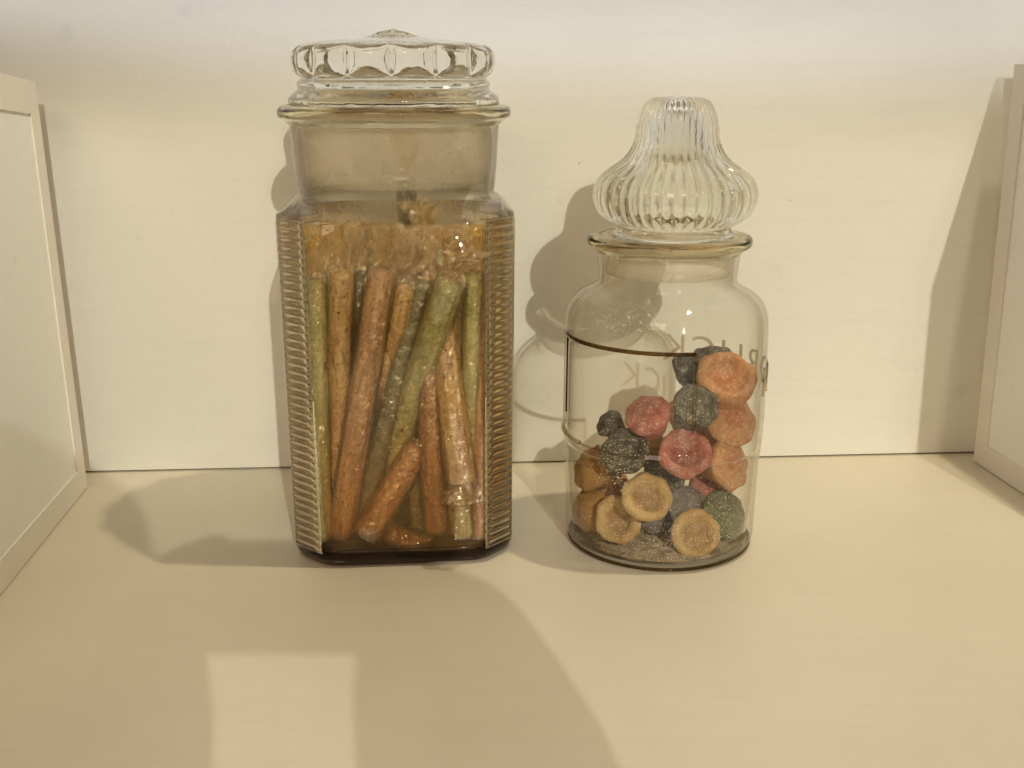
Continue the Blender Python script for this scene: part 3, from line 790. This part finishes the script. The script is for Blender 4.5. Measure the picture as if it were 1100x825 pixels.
def build_person():
    HX, HY, HZ = -.05, -.30, .402       # head centre
    V, E, R_ = [], [], []
    def add(p, r, link=None):
        V.append(p); R_.append(r)
        if link is not None: E.append((link, len(V)-1))
        return len(V)-1
    pel = add((HX,-.50,-.35), (.15,.11))
    wst = add((HX,-.50,-.18), (.14,.10), pel)
    chs = add((HX,-.48,.04), (.165,.11), wst)
    shc = add((HX,-.47,.20), (.13,.09), chs)
    nk0 = add((HX,-.46,.28), .055, shc)
    nk1 = add((HX,-.42,.36), .055, nk0)
    h1 = add((HX,HY-.01,HZ-.04), (.068,.078), nk1)
    h2 = add((HX,HY,HZ+.02), (.078,.092), h1)
    h3 = add((HX,HY-.01,HZ+.09), (.068,.080), h2)
    for s in (-1, 1):
        cx = .032 + s*.0                                   # the camera is held a little right of the viewpoint
        sh = add((HX+s*.18,-.46,.19), .062, shc)
        el = add((HX+s*.27,-.27,.02), .048, sh)
        hx = .114 if s > 0 else -.044
        mid = add((hx+s*.045,-.16,.15), .056 if s > 0 else .050, el)
        wr = add((hx+s*.006,-.085,.256), .056 if s > 0 else .058, mid)
        pm = add((hx,-.060,.312), (.072 if s > 0 else .064,.028), wr)
        if s > 0: add((hx+.034,-.066,.335), (.044,.026), pm)
        for q in range(4):            # four fingers wrapped over the camera's front
            zf = .310+.0165*q
            f1 = add((hx-s*.018,-.034,zf), .0105, pm)
            f2 = add((hx-s*(.040-.002*q),-.024,zf+.004), .0095, f1)
            add((hx-s*(.056-.003*q),-.021,zf+.005), .008, f2)
        t1 = add((hx-s*.020,-.078,.324), .012, pm)
        add((hx-s*.040,-.076,.338), .010, t1)
    o = skin_obj('person', V, E, R_, M_skin)
    tag(o, 'person behind the viewpoint bending over a small camera held in both hands', 'person')
    # hair cap
    bm = bmesh.new(); bmesh.ops.create_uvsphere(bm, u_segments=32, v_segments=20, radius=1)
    for v in bm.verts:
        c = v.co; c.x *= .083; c.y *= .098; c.z *= .10
        if c.z < 0 and c.y > -.02: c.z *= .1
        c += Vector((HX, HY-.018, HZ+.075))
    obj('hair', bm, M_hair, o)
    # shirt: slightly wider shell over torso and upper arms
    V2, E2, R2 = [], [], []
    def ad(p, r, link=None):
        V2.append(p); R2.append(r)
        if link is not None: E2.append((link, len(V2)-1))
        return len(V2)-1
    a0 = ad((HX,-.50,-.36), (.165,.125)); a1 = ad((HX,-.50,-.18), (.155,.115), a0); a2 = ad((HX,-.48,.04), (.18,.125), a1); a3 = ad((HX,-.47,.20), (.14,.10), a2); ad((HX,-.46,.26), .07, a3)
    for s in (-1, 1):
        b1 = ad((HX+s*.18,-.46,.19), .075, a3); b2 = ad((HX+s*.27,-.27,.02), .060, b1)
        if s > 0: ad((.185,-.165,.14), .056, b2)
        else: ad((-.125,-.165,.14), .056, b2)
    skin_obj('shirt', V2, E2, R2, M_shirt, 0, o)
    for s in (-1, 1):                 # eyes
        bm = bmesh.new(); bmesh.ops.create_uvsphere(bm, u_segments=16, v_segments=10, radius=.012)
        for v in bm.verts: v.co += Vector((HX+s*.03, HY+.076, HZ+.02))
        obj('eye', bm, simple('eye_white', (.7,.7,.7), .2), o)
    bm = bmesh.new(); bmesh.ops.create_cone(bm, segments=12, radius1=.014, radius2=.006, depth=.04, cap_ends=True)
    for v in bm.verts: v.co += Vector((HX, HY+.09, HZ-.002))
    obj('nose', bm, M_skin, o)
build_person()
dev = thing('compact_camera', 'small black compact camera held in front of the person', 'camera', (.038,-.048,.343))
def rbox(x0,x1,y0,y1,z0,z1,bev):
    bm = box_bm(x0,x1,y0,y1,z0,z1)
    bmesh.ops.bevel(bm, geom=list(bm.edges), offset=bev, segments=3, affect='EDGES'); return bm
obj('body', rbox(-.058,.058,-.012,.012,-.031,.033,.005), M_dev, dev)
bm = bmesh.new(); bmesh.ops.create_cone(bm, segments=40, radius1=.022, radius2=.019, depth=.022, cap_ends=True)
bmesh.ops.rotate(bm, verts=bm.verts, matrix=Matrix.Rotation(-PI/2, 3, 'X'))
bmesh.ops.translate(bm, verts=bm.verts, vec=(0,.024,0)); obj('lens', bm, M_dev, dev)
dev.rotation_euler = (-PITCH, 0, 0)

# ------------------------------------------------------------------ lamps
def spot(name, loc, target, watts, col, ang, blend, size):
    l = bpy.data.lights.new(name, 'SPOT'); l.energy = watts; l.color = col
    l.spot_size = math.radians(ang); l.spot_blend = blend; l.shadow_soft_size = size
    o = bpy.data.objects.new(name, l); C.objects.link(o); o.location = loc
    o.rotation_euler = (Vector(target)-Vector(loc)).to_track_quat('-Z', 'Y').to_euler()
    return o
WARM = (1.0, .84, .62)
def cone_to(loc, aim, edge):
    a = (Vector(aim)-Vector(loc)); b = (Vector(edge)-Vector(loc)); return 2*math.degrees(a.angle(b))
K1 = (2.48,-9.3,5.15); A1 = (-.2,.85,-2.7)
spot('spot_lamp', K1, A1, 1960, (1,.935,.77), cone_to(K1, A1, (-.2,.83,.325)), .03, .05)
for dx_, dz_ in ((-.6,.25),(.7,.12),(.3,-.35)):
    k_ = (K1[0]+dx_, K1[1], K1[2]+dz_)
    spot('spot_lamp', k_, A1, 125, (1,.935,.77), cone_to(k_, A1, (-.2,.83,.325)), .03, .05)
spot('spot_lamp', (.46,.60,1.5), (.0,.62,0), 29, (1,.86,.58), 75, .5, .02)
ar = bpy.data.lights.new('fill_lamp', 'AREA'); ar.shape = 'RECTANGLE'; ar.size = 1.1; ar.size_y = .6; ar.energy = 15; ar.color = (1,.75,.52)  # added area lamp, a soft warm fill for wall, shelf and jars
ao = bpy.data.objects.new('fill_lamp', ar); C.objects.link(ao); ao.location = (-.85,-2.3,2.3); ao.rotation_euler = (Vector((.1,.7,.1))-Vector((-.85,-2.3,2.3))).to_track_quat('-Z','Y').to_euler()
K3 = (.0,-2.2,1.9); A3 = (0,.85,3.6)
spot('spot_lamp', K3, A3, 299*.90, (.70,.77,.86), cone_to(K3, A3, (0,.85,.275)), .02, .03)
W_ = bpy.data.worlds.new('World'); bpy.context.scene.world = W_; W_.use_nodes = True
wn_ = W_.node_tree; wn_.nodes.clear()
bg = wn_.nodes.new('ShaderNodeBackground'); wo = wn_.nodes.new('ShaderNodeOutputWorld')
tc = wn_.nodes.new('ShaderNodeTexCoord'); sx = wn_.nodes.new('ShaderNodeSeparateXYZ'); mr = wn_.nodes.new('ShaderNodeMapRange')
wn_.links.new(tc.outputs['Generated'], sx.inputs[0])
wn_.links.new(sx.outputs[2], mr.inputs[0]); mr.inputs[1].default_value = .02; mr.inputs[2].default_value = .42
mx = wn_.nodes.new('ShaderNodeMix'); mx.data_type = 'RGBA'; wn_.links.new(mr.outputs[0], mx.inputs[0])
mx.inputs[6].default_value = (.10,.078,.052,1); mx.inputs[7].default_value = (1.0,.78,.54,1)
wn_.links.new(mx.outputs[2], bg.inputs[0]); bg.inputs[1].default_value = .19
wn_.links.new(bg.outputs[0], wo.inputs[0])

# ------------------------------------------------------------------ camera and render
cam = bpy.data.cameras.new('camera'); co = bpy.data.objects.new('camera', cam); C.objects.link(co)
co.location = CAM; co.rotation_euler = (PI/2-PITCH, 0, 0)
cam.sensor_width = 36; cam.lens = 36*F/1100; cam.clip_start = .01; cam.clip_end = 100
S = bpy.context.scene; S.camera = co
S.view_settings.view_transform = 'Standard'; S.view_settings.look = 'None'; S.view_settings.exposure = .12; S.view_settings.gamma = 1
S.render.engine = 'CYCLES'; cy = S.cycles
cy.max_bounces = 20; cy.transmission_bounces = 18; cy.transparent_max_bounces = 48; cy.glossy_bounces = 8; cy.diffuse_bounces = 4
cy.caustics_reflective = True; cy.caustics_refractive = True; cy.blur_glossy = .2; cy.sample_clamp_indirect = 14
cy.use_denoising = True; cy.denoiser = 'OPENIMAGEDENOISE'
